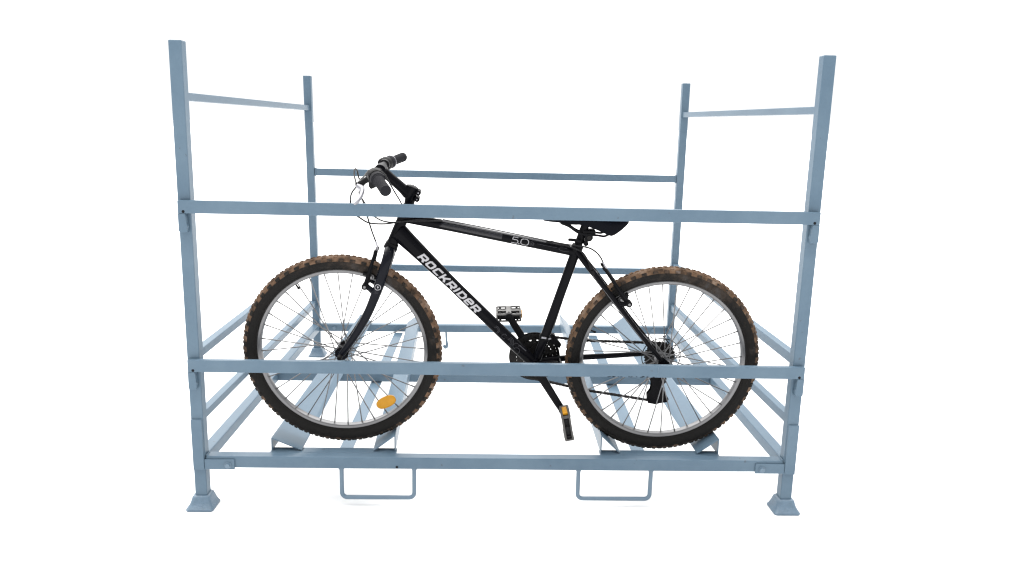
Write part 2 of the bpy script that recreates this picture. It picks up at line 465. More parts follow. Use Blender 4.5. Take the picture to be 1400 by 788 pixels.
for f0, f1, b0, b1 in ((0.450, 0.497, 0.461, 0.508), (1.499, 1.548, 1.545, 1.594)):
    bm = new(); hexa(bm, [(f0, 0.043, 0.140), (f1, 0.043, 0.140), (f1, 0.043, 0.1445), (f0, 0.043, 0.1445)],
                     [(b0, 1.80, 0.1375), (b1, 1.80, 0.1375), (b1, 1.80, 0.142), (b0, 1.80, 0.142)], 0.0012); rfin('base_strip', bm)

# ================================================================== the bicycle
# built in its own leaning plane: x along the rack, y across the bicycle, z up the bicycle
LEAN = R(5.0)
XC = 1.03
bike = empty('bicycle', (XC, 0.13, 0.183), (LEAN, 0, 0))
bike['label'] = 'black hardtail mountain bicycle with muddy tyres leaning in the blue rack'
bike['category'] = 'bicycle'
SH = Vector((-XC, 0, 0))
def bfin(name, bm, mat, parent=None, smooth=40):
    bmesh.ops.translate(bm, vec=SH, verts=bm.verts[:])
    mats = [M[m] for m in mat] if isinstance(mat, (list, tuple)) else M[mat]
    return fin(name, bm, mats, parent or bike, smooth)
# bike parts keep the bicycle's own origin; wheels get their own centre

RT = 0.3365; HW = 0.0263
def make_wheel(x, z, mats, hub, phase, rear=False):
    # rim is the wheel's own mesh
    bm = new()
    prof = [(-0.0125, 0.2865), (-0.0135, 0.2845), (-0.0128, 0.280), (-0.0125, 0.2775), (-0.0105, 0.2745), (-0.004, 0.2732), (0.004, 0.2732), (0.0105, 0.2745), (0.0125, 0.2775), (0.0128, 0.280), (0.0135, 0.2845), (0.0125, 0.2865), (0.0105, 0.2855), (0.0, 0.2795), (-0.0105, 0.2855)]
    lathe(bm, prof, seg=160, closed=True)
    w = fin('wheel', bm, M['alloy'], bike, 35)
    w.location = (x - XC, 0, z)
    # tyre
    bm = new()
    prof = [(-0.0105, 0.2835), (-0.0128, 0.2868), (-0.0165, 0.290), (-0.0178, 0.2915), (-0.0172, 0.2925), (-0.021, 0.297), (-0.0248, 0.304), (-0.0258, 0.311), (-0.0245, 0.3175)]
    n_side = len(prof)
    tread = [(-0.0225, 0.3215), (-0.0185, 0.3265), (-0.0125, 0.3305), (-0.006, 0.3325), (0, 0.333), (0.006, 0.3325), (0.0125, 0.3305), (0.0185, 0.3265), (0.0225, 0.3215)]
    full = prof + tread + [(-h, r) for h, r in prof[::-1]]
    SEG = 216
    lathe(bm, full, seg=SEG, closed=True)
    for f in bm.faces:
        c = f.calc_center_median(); rr = math.hypot(c.x, c.z)
        f.material_index = 1 if rr > 0.3185 else 0
    # knobs: rounded blocks along shoulders and centre
    def knob(ang, h0, rb, tilt, L, W, H, side=False):
        # h0 across, rb base radius, tilt = outward lean of the block's normal from radial (towards the side)
        er = Vector((math.sin(ang), 0, math.cos(ang))); et = Vector((math.cos(ang), 0, -math.sin(ang))); ey = Vector((0, 1, 0))
        nrm = (er * math.cos(tilt) + ey * math.sin(tilt)).normalized(); acr = nrm.cross(et)
        c = er * rb + ey * h0
        v = []
        for zz, k in ((-0.0015, 1.0), (H, 0.82)):
            for a, b in ((-1, -1), (1, -1), (1, 1), (-1, 1)):
                v.append(bm.verts.new(c + nrm * zz + et * (a * L * k / 2 + random.uniform(-.0004, .0004)) + acr * (b * W * k / 2 + random.uniform(-.0004, .0004))))
        for q in ((4, 5, 6, 7), (0, 1, 5, 4), (1, 2, 6, 5), (2, 3, 7, 6), (3, 0, 4, 7)):
            f = bm.faces.new([v[i] for i in q]); f.material_index = 2 if side else 1
    NK = 54
    for k in range(NK):
        a = 2 * PI * (k + phase) / NK
        for s in (-1, 1):
            a2 = a + (0.5 * 2 * PI / NK if s > 0 else 0)
            knob(a2, s * 0.0222, 0.3222, s * R(58), 0.0180, 0.0105, 0.0032, True)
            knob(a2 + PI / NK, s * 0.0125, 0.3303, s * R(20), 0.0125, 0.0080, 0.0026)
        knob(a, 0, 0.3328, 0, 0.0105, 0.010, 0.0026)
        knob(a + PI / NK, 0, 0.3328, 0, 0.015, 0.006, 0.0026)
    fin('tyre', bm, [M['rubber'], M[mats[0]], M[mats[1]]], w, 38)
    # hub
    bm = new(); fl = 0.031 if not rear else 0.027
    rf = 0.0225
    lathe(bm, [(-fl - 0.013, 0.007), (-fl - 0.012, 0.0125), (-fl - 0.003, 0.014), (-fl - 0.002, rf), (-fl + 0.002, rf), (-fl + 0.006, 0.015), (-0.008, 0.0125), (0.008, 0.0125), (fl - 0.006, 0.015), (fl - 0.002, rf), (fl + 0.002, rf), (fl + 0.003, 0.014), (fl + 0.012, 0.0125), (fl + 0.013, 0.007)], seg=32)
    fin('hub', bm, M[hub], w, 40)
    # spokes
    for k in range(36):
        s = -1 if k % 2 else 1
        lead = 1 if (k // 2) % 2 else -1
        ar = 2 * PI * (k + 0.5) / 36 + phase * 0.3
        ah = ar + lead * R(58)
        p0 = Vector((rf * 0.88 * math.sin(ah), s * fl, rf * 0.88 * math.cos(ah)))
        p1 = Vector((0.2742 * math.sin(ar), s * 0.004, 0.2742 * math.cos(ar)))
        d = (p1 - p0)
        bm = new()
        tube(bm, [p0, p0 + d * 0.5, p1 - d.normalized() * 0.0135], 0.00195, 6)
        tube(bm, [p1 - d.normalized() * 0.014, p1], 0.0024, 6)
        fin('spoke', bm, M['steel'], w, 60)
    return w
wF = make_wheel(0.4855, 0.3505, ('mud_a', 'mud_knob_a'), 'satin', 0.2)
wR = make_wheel(1.5765, 0.3290, ('mud_b', 'mud_knob_b'), 'alloy', 0.65, rear=True)
wF['label'] = 'wheel with an amber reflector in its spokes'

def valve(w, ang):
    er = Vector((math.sin(ang), 0, math.cos(ang)))
    bm = new()
    lathe(bm, [(-0.001, 0.003), (0.012, 0.003), (0.0125, 0.0042), (0.017, 0.0042), (0.0195, 0.0032), (0.020, 0.0)], er * 0.2738, -er, 12)
    fin('valve', bm, M['plastic'], w, 40)
valve(wF, math.atan2(0.338 - 0.4855, 0.580 - 0.3505))
valve(wR, math.atan2(1.321 - 1.5765, 0.436 - 0.3290))

# amber spoke reflector
bm = new()
a = R(27)
ux, uz = Vector((math.cos(a), 0, math.sin(a))), Vector((-math.sin(a), 0, math.cos(a)))
c = Vector((0.628 - 0.4855, -0.012, 0.166 - 0.3505))
rings = []
for h, k in ((0.006, 0.93), (-0.002, 1.0), (-0.0045, 0.95), (-0.006, 0.86), (-0.0066, 0.6)):
    rings.append([bm.verts.new(c + Vector((0, h, 0)) + ux * (0.036 * k * math.copysign(abs(math.cos(t)) ** 0.85, math.cos(t))) + uz * (0.0205 * k * math.copysign(abs(math.sin(t)) ** 0.85, math.sin(t)))) for t in [2 * PI * i / 48 for i in range(48)]])
for r0, r1 in zip(rings, rings[1:]):
    for k in range(48): bm.faces.new((r0[k], r0[(k + 1) % 48], r1[(k + 1) % 48], r1[k]))
bm.faces.new(rings[0]); bm.faces.new(rings[-1])
fin('reflector', bm, M['amber'], wF, 40)

# ---------------------------------------------------------------- frame
BB = Vector((1.140, 0, 0.3135))
HB, HT = Vector((0.6565, 0, 0.722)), Vector((0.703, 0, 0.832))
ST = Vector((1.266, 0, 0.728))
bm = new()
tube(bm, [HB, HT], [0.0185, 0.0178], 28)
DT0, DT1 = Vector((0.676, 0, 0.7685)), Vector((1.128, 0, 0.3185))
def dtp(t): return DT0.lerp(DT1, t)
def dtr(t): return 0.0310 + (0.0203 - 0.0310) * (t / 0.38) ** 0.75 if t < 0.38 else 0.0203
tube(bm, [dtp(t / 20) for t in range(21)], [dtr(t / 20) for t in range(21)], 32)
TT0, TT1 = Vector((0.699, 0, 0.814)), Vector((1.262, 0, 0.7075))
TTR = 0.0158
tube(bm, [TT0.lerp(TT1, t / 8) for t in range(9)], [0.0178, 0.0168] + [TTR] * 7, 28)
tube(bm, [BB, ST], 0.0162, 28)
lathe(bm, [(-0.034, 0.018), (-0.034, 0.0205), (0.034, 0.0205), (0.034, 0.018)], BB, (0, 1, 0), 28)
AXR = Vector((1.5765, 0, 0.329))
for s in (-1, 1):
    y = s
    tube(bm, crom([(1.264, 0.010 * y, 0.712), (1.290, 0.028 * y, 0.680), (1.330, 0.0405 * y, 0.632), (1.391, 0.046 * y, 0.556), (1.470, 0.053 * y, 0.457), (1.560, 0.0605 * y, 0.352)], 5), [0.0105, 0.0105, 0.0102, 0.0095, 0.0085, 0.0075], 18)
    tube(bm, crom([(1.150, 0.020 * y, 0.312), (1.195, 0.033 * y, 0.313), (1.260, 0.043 * y, 0.316), (1.400, 0.052 * y, 0.322), (1.560, 0.0605 * y, 0.331)], 5), [0.0115, 0.0115, 0.0105, 0.0095, 0.008], 18)
    poly = [(1.545, 0.322), (1.560, 0.316), (1.582, 0.317), (1.594, 0.328), (1.588, 0.345), (1.566, 0.362), (1.553, 0.352)]
    prism(bm, poly, 0.058 * y, 0.063 * y, 'y')
tube(bm, [(1.330, -0.040, 0.632), (1.330, 0.040, 0.632)], 0.008, 14)
tube(bm, [(1.225, -0.036, 0.314), (1.225, 0.036, 0.314)], 0.007, 14)
for s in (-1, 1):     # rear brake bosses
    tube(bm, [(1.402, s * 0.047, 0.541), (1.440, s * 0.041, 0.546)], [0.0095, 0.0085], 12)
frame = bfin('frame', bm, 'black')

# lettering wrapped on the tubes
def stroke(bm, pts, w, place, closed=False):
    P = [Vector(p) for p in pts]
    n = len(P); L, Rr = [], []
    for i in range(n):
        a = P[i - 1] if (i > 0 or closed) else None
        b = P[(i + 1) % n] if (i < n - 1 or closed) else None
        d0 = (P[i] - a).normalized() if a is not None else None
        d1 = (b - P[i]).normalized() if b is not None else None
        if d0 is None: d0 = d1
        if d1 is None: d1 = d0
        nm = Vector((-(d0 + d1).y, (d0 + d1).x))
        nm = nm.normalized() if nm.length > 1e-6 else Vector((-d0.y, d0.x))
        k = 1 / max(0.5, nm.dot(Vector((-d0.y, d0.x))))
        L.append(P[i] + nm * w / 2 * k); Rr.append(P[i] - nm * w / 2 * k)
    m = n if closed else n - 1
    for i in range(m):
        j = (i + 1) % n
        K = max(1, int((P[j] - P[i]).length / 0.22))
        for q in range(K):
            t0, t1 = q / K, (q + 1) / K
            quad = [L[i].lerp(L[j], t0), L[i].lerp(L[j], t1)]
            quad2 = [Rr[i].lerp(Rr[j], t1), Rr[i].lerp(Rr[j], t0)]
            mid1, mid0 = (quad[1] + quad2[0]) / 2, (quad[0] + quad2[1]) / 2
            bm.faces.new([bm.verts.new(place(*p)) for p in (quad[0], quad[1], mid1, mid0)])
            bm.faces.new([bm.verts.new(place(*p)) for p in (mid0, mid1, quad2[0], quad2[1])])

G = {  # glyphs on a unit height, stroke 0.25 inset
 'R': (0.98, [[(0.125, 0), (0.125, 1)], [(0.12, 0.875), (0.74, 0.875), (0.84, 0.78), (0.84, 0.50), (0.74, 0.41), (0.12, 0.41)], [(0.52, 0.44), (0.88, 0.0)]]),
 'O': (0.98, [[(0.125, 0.22), (0.125, 0.78), (0.22, 0.875), (0.75, 0.875), (0.85, 0.78), (0.85, 0.22), (0.75, 0.125), (0.22, 0.125)]]),
 'C': (0.90, [[(0.88, 0.875), (0.22, 0.875), (0.125, 0.78), (0.125, 0.22), (0.22, 0.125), (0.86, 0.125)]]),
 'K': (0.98, [[(0.125, 0), (0.125, 1)], [(0.13, 0.44), (0.42, 0.47), (0.90, 0.97)], [(0.42, 0.54), (0.86, 0.03)]]),
 'I': (0.34, [[(0.125, 0), (0.125, 1)]]),
 'D': (0.98, [[(0.125, 0.125), (0.125, 0.875), (0.68, 0.875), (0.85, 0.72), (0.85, 0.28), (0.68, 0.125)]]),
 'e': (0.95, [[(0.16, 0.52), (0.82, 0.52), (0.82, 0.76), (0.72, 0.875), (0.22, 0.875), (0.125, 0.78), (0.125, 0.22), (0.22, 0.125), (0.80, 0.125)]]),
}
CLOSED = {'O', 'D'}
def tube_place(A, B, rad, t_of):
    d = (B - A); Ln = d.length; d.normalize()
    up = Vector((-d.z, 0, d.x)); up = up if up.z > 0 else -up
    def place(a, b):
        """a metres along, b metres round from the side facing the viewer"""
        t = a / Ln; r = rad(t) if callable(rad) else rad
        ph = b / r
        return A + d * a + up * (math.sin(ph) * (r + 0.0006)) + Vector((0, -1, 0)) * (math.cos(ph) * (r + 0.0006))
    return place
pl = tube_place(DT0, DT1, dtr, None)
bm = new()
word = 'ROCKRIDeR'
H = 0.0258
adv = sum(G[c][0] for c in word) + 0.15 * (len(word) - 1)
LEN = 0.272; sxx = LEN / (adv * H); x = 0
A0 = 0.106; B0 = -0.0130
for ch in word:
    wd, st = G[ch]
    for s in st:
        def place(px, py, x=x):
            return pl(A0 + (x + px + 0.27 * (py - 0.5)) * H * sxx, B0 + py * H)
        stroke(bm, s, 0.24, place, closed=(ch in CLOSED))
    x += wd + 0.15
bmesh.ops.remove_doubles(bm, verts=bm.verts[:], dist=0.00005)
let = bfin('lettering', bm, 'print', frame, None)
# thin figures on the top tube
pt = tube_place(TT0, TT1, TTR, None)
bm = new()
def arc(cx, cz, rx, rz, a0, a1, n=14): return [(cx + rx * math.cos(R(a0 + (a1 - a0) * i / n)), cz + rz * math.sin(R(a0 + (a1 - a0) * i / n))) for i in range(n + 1)]
H5 = 0.0205; A5 = 0.354; B5 = -0.0085
def p5(px, py): return pt(A5 + px * H5, B5 + py * H5)
stroke(bm, [(1.02, 0.98), (0.22, 0.98), (0.14, 0.60), (0.72, 0.60)] + arc(0.72, 0.31, 0.36, 0.29, 80, -90) + [(0.02, 0.02)], 0.095, p5)
stroke(bm, [(1.20, 0.03), (1.36, 0.03)], 0.17, p5)
stroke(bm, [(1.52 + 0.62 + 0.62 * math.copysign(abs(math.cos(t)) ** 0.75, math.cos(t)), 0.5 + 0.48 * math.copysign(abs(math.sin(t)) ** 0.75, math.sin(t))) for t in [2 * PI * i / 30 for i in range(30)]], 0.095, p5, closed=True)
bfin('lettering', bm, 'print', frame, None)
bm = new()
for z0 in (0.55, 0.38, 0.22):
    stroke(bm, [(2.95, z0), (3.25, z0), (3.3, z0 + .08)], 0.05, p5); stroke(bm, [(3.4, z0), (3.62 + 0.2 * z0, z0)], 0.05, p5)
stroke(bm, [(3.05, 0.74), (3.3, 0.80), (3.55, 0.60)], 0.05, p5)
stroke(bm, [(3.2, .98), (8.0, 1.06)], 0.045, p5); stroke(bm, [(4.2, .62), (7.2, 0.62), (7.4, .70)], 0.035, p5)
stroke(bm, arc(8.6, 0.55, 0.9, 0.25, 60, 330, 20), 0.04, p5)
# swirls low on the down tube
for (a, b, r0, t0, t1) in ((0.462, -0.007, 0.011, -20, 150), (0.462, -0.007, 0.015, -10, 120), (0.500, 0.000, 0.008, 60, 330), (0.524, -0.004, 0.013, -60, 130), (0.524, -0.004, 0.018, -50, 110), (0.524, -0.004, 0.0085, -40, 150), (0.553, 0.004, 0.010, 30, 300), (0.566, -0.008, 0.012, -30, 170)):
    stroke(bm, arc(a, b, r0, r0, t0, t1, 18), 0.0011, lambda px, py: pl(px, py))
stroke(bm, [(0.560, 0.0145), (0.592, 0.0165)], 0.004, lambda px, py: pl(px, py))
bfin('line_print', bm, 'print_dim', frame, None)
bm = new()
NA, NB = 24, 8
gv = [[bm.verts.new(pt(0.060 + 0.262 * i / NA, -0.004 + 0.021 * j / NB)) for j in range(NB + 1)] for i in range(NA + 1)]
for i in range(NA):
    for j in range(NB):
        f = bm.faces.new((gv[i][j], gv[i + 1][j], gv[i + 1][j + 1], gv[i][j + 1])); f.smooth = True
bmesh.ops.translate(bm, vec=(0, 0.0003, -0.0002), verts=bm.verts[:])
bfin('speckled_graphic', bm, 'speckle', frame, None)
# rack-side details: welds and cable stops on the frame
for p in (Vector((1.170, -0.004, 0.7405)),):
    bm = new()
    tube(bm, [p + Vector((-0.009, -0.008, 0.0035)), p + Vector((0.008, -0.008, 0.0))], 0.0055, 12)
    bfin('cable_stop', bm, 'plastic', frame)

ax = (HT - HB).normalized()
bm = new()
lathe(bm, [(-0.018, 0.0195), (-0.016, 0.0225), (-0.006, 0.0228), (-0.004, 0.0215), (0.006, 0.0212), (0.008, 0.0188)], HB, ax, 32)
bfin('headset_cup', bm, 'satin')
bm = new()
lathe(bm, [(-0.006, 0.0185), (-0.004, 0.0212), (0.008, 0.0215), (0.010, 0.0225), (0.018, 0.0215), (0.024, 0.015), (0.036, 0.0145)], HT, ax, 32)
bfin('headset_cup', bm, 'satin')

# ---------------------------------------------------------------- fork
bm = new()
leg_pts = lambda s: crom([HB - ax * 0.012, (0.6505, s * 0.010, 0.706), (0.649, s * 0.036, 0.694), (0.640, s * 0.0485, 0.664), (0.617, s * 0.0505, 0.594), (0.588, s * 0.0510, 0.519), (0.566, s * 0.052, 0.474), (0.540, s * 0.0525, 0.430), (0.512, s * 0.053, 0.388), (0.4875, s * 0.053, 0.3535)], 5)
for s in (-1, 1):
    tube(bm, leg_pts(s), [0.018, 0.0180, 0.0175, 0.0165, 0.0158, 0.0148, 0.0138, 0.0128, 0.0118, 0.0112], 22)
    lathe(bm, [(0, 0.0), (0.0, 0.0155), (0.006, 0.0155), (0.006, 0.0)], (0.4855, s * 0.0475 - 0.003, 0.3505), (0, 1, 0), 20)
for s in (-1, 1):     # brake bosses
    tube(bm, [(0.604, s * 0.046, 0.567), (0.588, s * 0.043, 0.582), (0.572, s * 0.040, 0.592)], [0.010, 0.009, 0.0085], 12)
    tube(bm, [(0.598, s * 0.044, 0.582), (0.5735, s * 0.041, 0.600)], [0.004, 0.004], 8)
fork = bfin('fork', bm, 'fork')
for q in (-1, 1):
    bm = new()
    lathe(bm, [(0.0, 0.0095), (q * 0.006, 0.0095), (q * 0.0065, 0.0075), (q * 0.013, 0.0075), (q * 0.014, 0.0055), (q * 0.014, 0)], (0.4855, q * 0.0655, 0.3505), (0, 1, 0), 18)
    bfin('axle_nut', bm, 'dark_steel', fork)
# round emblem on the near leg
FA, FB = Vector((0.6245, -0.0503, 0.617)), Vector((0.5985, -0.0508, 0.545))
d = (FB - FA).normalized(); upv = Vector((-d.z, 0, d.x)); upv = upv if upv.x > 0 else -upv
def pf(a, b):
    r = 0.0155; ph = b / r
    return FA + d * a + upv * (math.sin(ph) * (r + 0.0012)) + Vector((0, -1, 0)) * (math.cos(ph) * (r + 0.0012))
bm = new()
stroke(bm, [(0.0235 + 0.0092 * math.sin(t) * (1 + 0.07 * math.cos(3 * t)), 0.0092 * math.cos(t) * (1 + 0.07 * math.sin(3 * t))) for t in [2 * PI * i / 36 for i in range(36)]], 0.0017, pf, closed=True)
stroke(bm, [(0.0215, -0.0018), (0.0215, 0.0018), (0.0255, 0.0)], 0.0018, pf, closed=True)
bfin('emblem', bm, 'print', fork, None)
bm = new()
for k, (a, b0, b1) in enumerate(((0.0385, -0.006, 0.006), (0.0425, -0.004, 0.0065), (0.0465, -0.006, 0.001))):
    stroke(bm, [(a, b0), (a + 0.001, (b0 + b1) / 2), (a - 0.0005, b1)], 0.0009, pf)
bfin('line_print', bm, 'print_dim', fork, None)

# ---------------------------------------------------------------- stem, handlebar
bm = new()
top = Vector((0.722, 0, 0.897))
tube(bm, [HT + ax * 0.03, top + Vector((0.002, 0, 0.006))], [0.0165, 0.0185], 24)
tube(bm, crom([(0.712, 0, 0.890), (0.690, 0, 0.912), (0.655, 0, 0.942), (0.632, 0, 0.962)], 4), [0.0185, 0.0165, 0.0155, 0.0165], 22)
lathe(bm, [(-0.024, 0.012), (-0.023, 0.0195), (0.023, 0.0195), (0.024, 0.012)], (0.626, 0, 0.966), (0, 1, 0), 26)
lathe(bm, [(-0.021, 0.012), (-0.020, 0.0205), (0.020, 0.0205), (0.021, 0.012)], (0.720, 0, 0.895), ax, 26)
for dz in (-0.010, 0.011):
    p = Vector((0.741, 0, 0.8855 + dz)) + Vector((0.0045 if dz > 0 else 0, 0, 0))
    lathe(bm, [(-0.018, 0.007), (-0.017, 0.0085), (0.017, 0.0085), (0.018, 0.007)], p, (0, 1, 0), 16)
lathe(bm, [(0, 0.0195), (0.005, 0.0185), (0.008, 0.012), (0.008, 0)], top + ax * 0.0135, ax, 24)
stem = bfin('stem', bm, 'black')
for dz in (-0.010, 0.011):
    bm = new()
    p = Vector((0.741, 0, 0.8855 + dz)) + Vector((0.0045 if dz > 0 else 0, 0, 0))
    lathe(bm, [(-0.0181, 0.0), (-0.0181, 0.0021), (-0.0190, 0.0021), (-0.0190, 0.0)], p, (0, 1, 0), 12)
    bfin('bolt', bm, 'silver', stem)

BM = Vector((0.626, 0, 0.966))
near = [BM, Vector((0.626, -0.055, 0.966)), Vector((0.6265, -0.10, 0.968)), Vector((0.629, -0.150, 0.9725)), Vector((0.6385, -0.195, 0.9715)), Vector((0.678, -0.300, 0.9515))]
far = [BM, Vector((0.625, 0.055, 0.966)), Vector((0.6215, 0.10, 0.966)), Vector((0.6195, 0.150, 0.962)), Vector((0.6215, 0.195, 0.960)), Vector((0.6645, 0.300, 0.968))]
bm = new(); tube(bm, crom(far[::-1] + near[1:], 6), 0.0113, 18)
bar = bfin('handlebar', bm, 'satin')
def grip(a, b, parent):
    d = (b - a); L = d.length; d.normalize()
    bm = new()
    prof = [(0.0, 0.012), (0.0005, 0.020), (0.004, 0.0215), (0.020, 0.021), (0.0215, 0.0185), (0.026, 0.0180)]
    n = 14; g0 = 0.026; g1 = L - 0.006
    for k in range(n):
        u0 = g0 + (g1 - g0) * k / n; dlt = (g1 - g0) / n
        base = 0.0168 - 0.0006 * math.sin(PI * k / n)
        prof += [(u0 + dlt * 0.1, base), (u0 + dlt * 0.55, base), (u0 + dlt * 0.7, base - 0.0007), (u0 + dlt * 0.9, base - 0.0007)]
    prof += [(L - 0.005, 0.0168), (L - 0.001, 0.016), (L, 0.013), (L + 0.0006, 0.0)]
    lathe(bm, prof, a, d, 30)
    g = bfin('grip', bm, 'grip', parent)
    bm = new()
    lathe(bm, [(-0.002, 0.0205), (-0.001, 0.0222), (0.0012, 0.0222), (0.002, 0.0205)], a - d * 0.002, d, 30)
    lathe(bm, [(0.0, 0.012), (0.0, 0.019), (0.018, 0.0205), (0.018, 0.012)], a - d * 0.0232, d, 30)
    return g
def at(pts, t):  # point on a polyline by y
    for p, q in zip(pts, pts[1:]):
        if (p.y - t) * (q.y - t) <= 0: return p.lerp(q, (t - p.y) / (q.y - p.y))
for pts, s in ((near, -1), (far, 1)):
    a, b = at(pts, s * 0.197), pts[-1]
    d = (b - a).normalized()
    grip(a, b + d * 0.004, bar)
    bm = new()
    lathe(bm, [(-0.0018, 0.019), (-0.0012, 0.0230), (0.0010, 0.0230), (0.0016, 0.019)], a - d * (-0.0235 if s > 0 else 0.0048), d, 30)
    bfin('ring', bm, 'silver', bar)
    # twist shifter: housing drum and cable boss
    bm = new()
    lathe(bm, [(-0.034, 0.0135), (-0.033, 0.0195), (-0.026, 0.0235), (-0.006, 0.0238), (-0.001, 0.0225), (-0.001, 0.0125)], a, d, 28)
    q = a - d * 0.018
    tube(bm, crom([q + Vector((-0.006, 0, -0.010)), q + Vector((-0.008, 0, -0.028)), q + Vector((-0.005, 0, -0.036))], 5), [0.013, 0.0125, 0.009], 14)
    bfin('shifter', bm, 'plastic', bar)
    # brake lever clamp, bracket and blade
    c = at(pts, s * 0.140)
    bm = new()
    lathe(bm, [(-0.011, 0.0125), (-0.010, 0.0178), (0.010, 0.0178), (0.011, 0.0125)], c, (0, 1, 0), 22)
    tube(bm, crom([c + Vector((-0.006, 0, -0.004)), c + Vector((-0.030, -s * 0.004, -0.018)), c + Vector((-0.052, -s * 0.006, -0.032)), c + Vector((-0.062, -s * 0.004, -0.034))], 4), [0.0105, 0.0095, 0.0085, 0.0065], 14, squash=1.25)
    tube(bm, [c + Vector((-0.050, 0, -0.028)), c + Vector((-0.052, -s * 0.026, -0.026))], [0.006, 0.0045], 12)
    lev = bfin('brake_lever', bm, 'plastic')
    bm = new()
    e0 = c + Vector((-0.056, s * 0.002, -0.034))
    tube(bm, crom([e0, e0 + Vector((0.010, s * 0.010, -0.004)), e0 + Vector((0.020, s * 0.030, -0.008)), e0 + Vector((0.019, s * 0.052, -0.022)), e0 + Vector((0.010, s * 0.070, -0.036)), e0 + Vector((0.004, s * 0.078, -0.041))], 5), [0.0070, 0.0100, 0.0112, 0.0110, 0.0100, 0.0060], 14, squash=0.6)
    bfin('lever_blade', bm, 'silver', lev)

# ---------------------------------------------------------------- seat post and saddle
sax = (ST - BB).normalized()
bm = new()
tube(bm, [ST - sax * 0.02, ST + sax * 0.078], 0.0134, 22)
tube(bm, [ST + sax * 0.074 + Vector((-0.004, 0, 0)), ST + sax * 0.094 + Vector((0.002, 0, 0))], [0.016, 0.020], 20)
lathe(bm, [(-0.026, 0.010), (-0.025, 0.0135), (0.025, 0.0135), (0.026, 0.010)], (1.2985, 0, 0.7625), (0, 1, 0), 22)
box(bm, (1.279, -0.020, 0.768), (1.321, 0.020, 0.785), 0.004)
sp = bfin('seat_post', bm, 'satin')
bm = new()
lathe(bm, [(-0.0262, 0.0), (-0.0262, 0.0066), (-0.029, 0.0066), (-0.029, 0.0)], (1.2985, 0, 0.7625), (0, 1, 0), 20)
bfin('bolt', bm, 'dark_steel', sp)
bm = new()
lathe(bm, [(-0.019, 0.0162), (-0.018, 0.0196), (0.004, 0.0196), (0.006, 0.0162)], ST, sax, 26)
tube(bm, [(1.291, -0.018, 0.7405), (1.291, 0.018, 0.7405)], 0.0085, 14)
tube(bm, crom([(1.272, -0.019, 0.748), (1.256, -0.0225, 0.7525), (1.238, -0.024, 0.7545), (1.231, -0.024, 0.7535)], 4), [0.007, 0.0055, 0.005, 0.005], 12)
bfin('seat_clamp', bm, 'satin')

bm = new()
secs = []
N = 26
def saddle_sec(u):
    x = 1.150 + 0.272 * u
    hw = 0.016 + 0.007 * u + 0.042 * (max(0, u - 0.34) / 0.66) ** 1.35 if u > 0.0 else 0.012
    if u > 0.9: hw *= 1 - 0.22 * ((u - 0.9) / 0.1) ** 2
    if u < 0.06: hw *= 0.6 + 0.4 * (u / 0.06)
    zt = 0.8435 - 0.006 * math.sin(PI * u) + 0.003 * u
    if u < 0.08: zt -= 0.009 * (1 - u / 0.08) ** 2
    zb = 0.807 - 0.006 * min(1, u / 0.3)
    if u > 0.42: zb = 0.802 - 0.030 * min(1, (u - 0.42) / 0.36) ** 1.5
    if u > 0.82: zb = 0.772 + 0.044 * ((u - 0.82) / 0.18) ** 1.1
    return x, hw, zt, zb
prev = None
rings = []
for i in range(N + 1):
    x, hw, zt, zb = saddle_sec(i / N)
    ring = []
    for k in range(24):
        a = 2 * PI * k / 24
        cx, cz = math.cos(a), math.sin(a)
        y = hw * math.copysign(abs(cx) ** 0.7, cx)
        z = (zt + zb) / 2 + (zt - zb) / 2 * math.copysign(abs(cz) ** 0.8, cz)
        if cz < -0.2:   # hollow underside, skirts stay low
            z = zb + (0.010 * (1 - abs(y) / hw) ** 0.8 if i / N > 0.3 else 0.004)
        if cz > 0: z -= 0.010 * (abs(y) / 0.06) ** 2
        ring.append(bm.verts.new((x, y + 0.006, z)))
    rings.append(ring)
for r0, r1 in zip(rings, rings[1:]):
    for k in range(24):
        f = bm.faces.new((r0[k], r0[(k + 1) % 24], r1[(k + 1) % 24], r1[k])); f.smooth = True
bm.faces.new(rings[0]); bm.faces.new(rings[-1])
sad = bfin('saddle', bm, 'saddle', None, 60)
bm = new()
for s in (-1, 1):
    tube(bm, crom([(1.205, s * 0.010, 0.806), (1.232, s * 0.016, 0.797), (1.262, s * 0.020, 0.778), (1.290, s * 0.0215, 0.7715), (1.325, s * 0.0215, 0.7700), (1.348, s * 0.026, 0.7685), (1.366, s * 0.036, 0.780)], 5), 0.0038, 10)
bfin('saddle_rail', bm, 'satin', sad)

# ---------------------------------------------------------------- drivetrain
def gear(bm, c, y0, y1, ro, teeth, ri=0.0, depth=0.004):
    c = Vector(c); n = teeth * 4; O = []; I = []
    for y in (y0, y1):
        o = []; ii = []
        for k in range(n):
            a = 2 * PI * k / n; r = ro - (depth if k % 4 in (0, 3) else 0)
            o.append(bm.verts.new(c + Vector((r * math.cos(a), y, r * math.sin(a)))))
            ii.append(bm.verts.new(c + Vector((ri * math.cos(a), y, ri * math.sin(a)))))
        O.append(o); I.append(ii)
    for k in range(n):
        j = (k + 1) % n
        bm.faces.new((O[0][k], O[0][j], O[1][j], O[1][k])); bm.faces.new((I[0][k], I[0][j], I[1][j], I[1][k]))
        for q in (0, 1): bm.faces.new((O[q][k], O[q][j], I[q][j], I[q][k]))
bm = new()
gear(bm, BB, 0.0545, 0.0575, 0.0835, 42, 0.064)
gear(bm, BB, 0.0455, 0.0485, 0.0670, 34, 0.042)
gear(bm, BB, 0.0385, 0.0415, 0.0440, 22, 0.024)
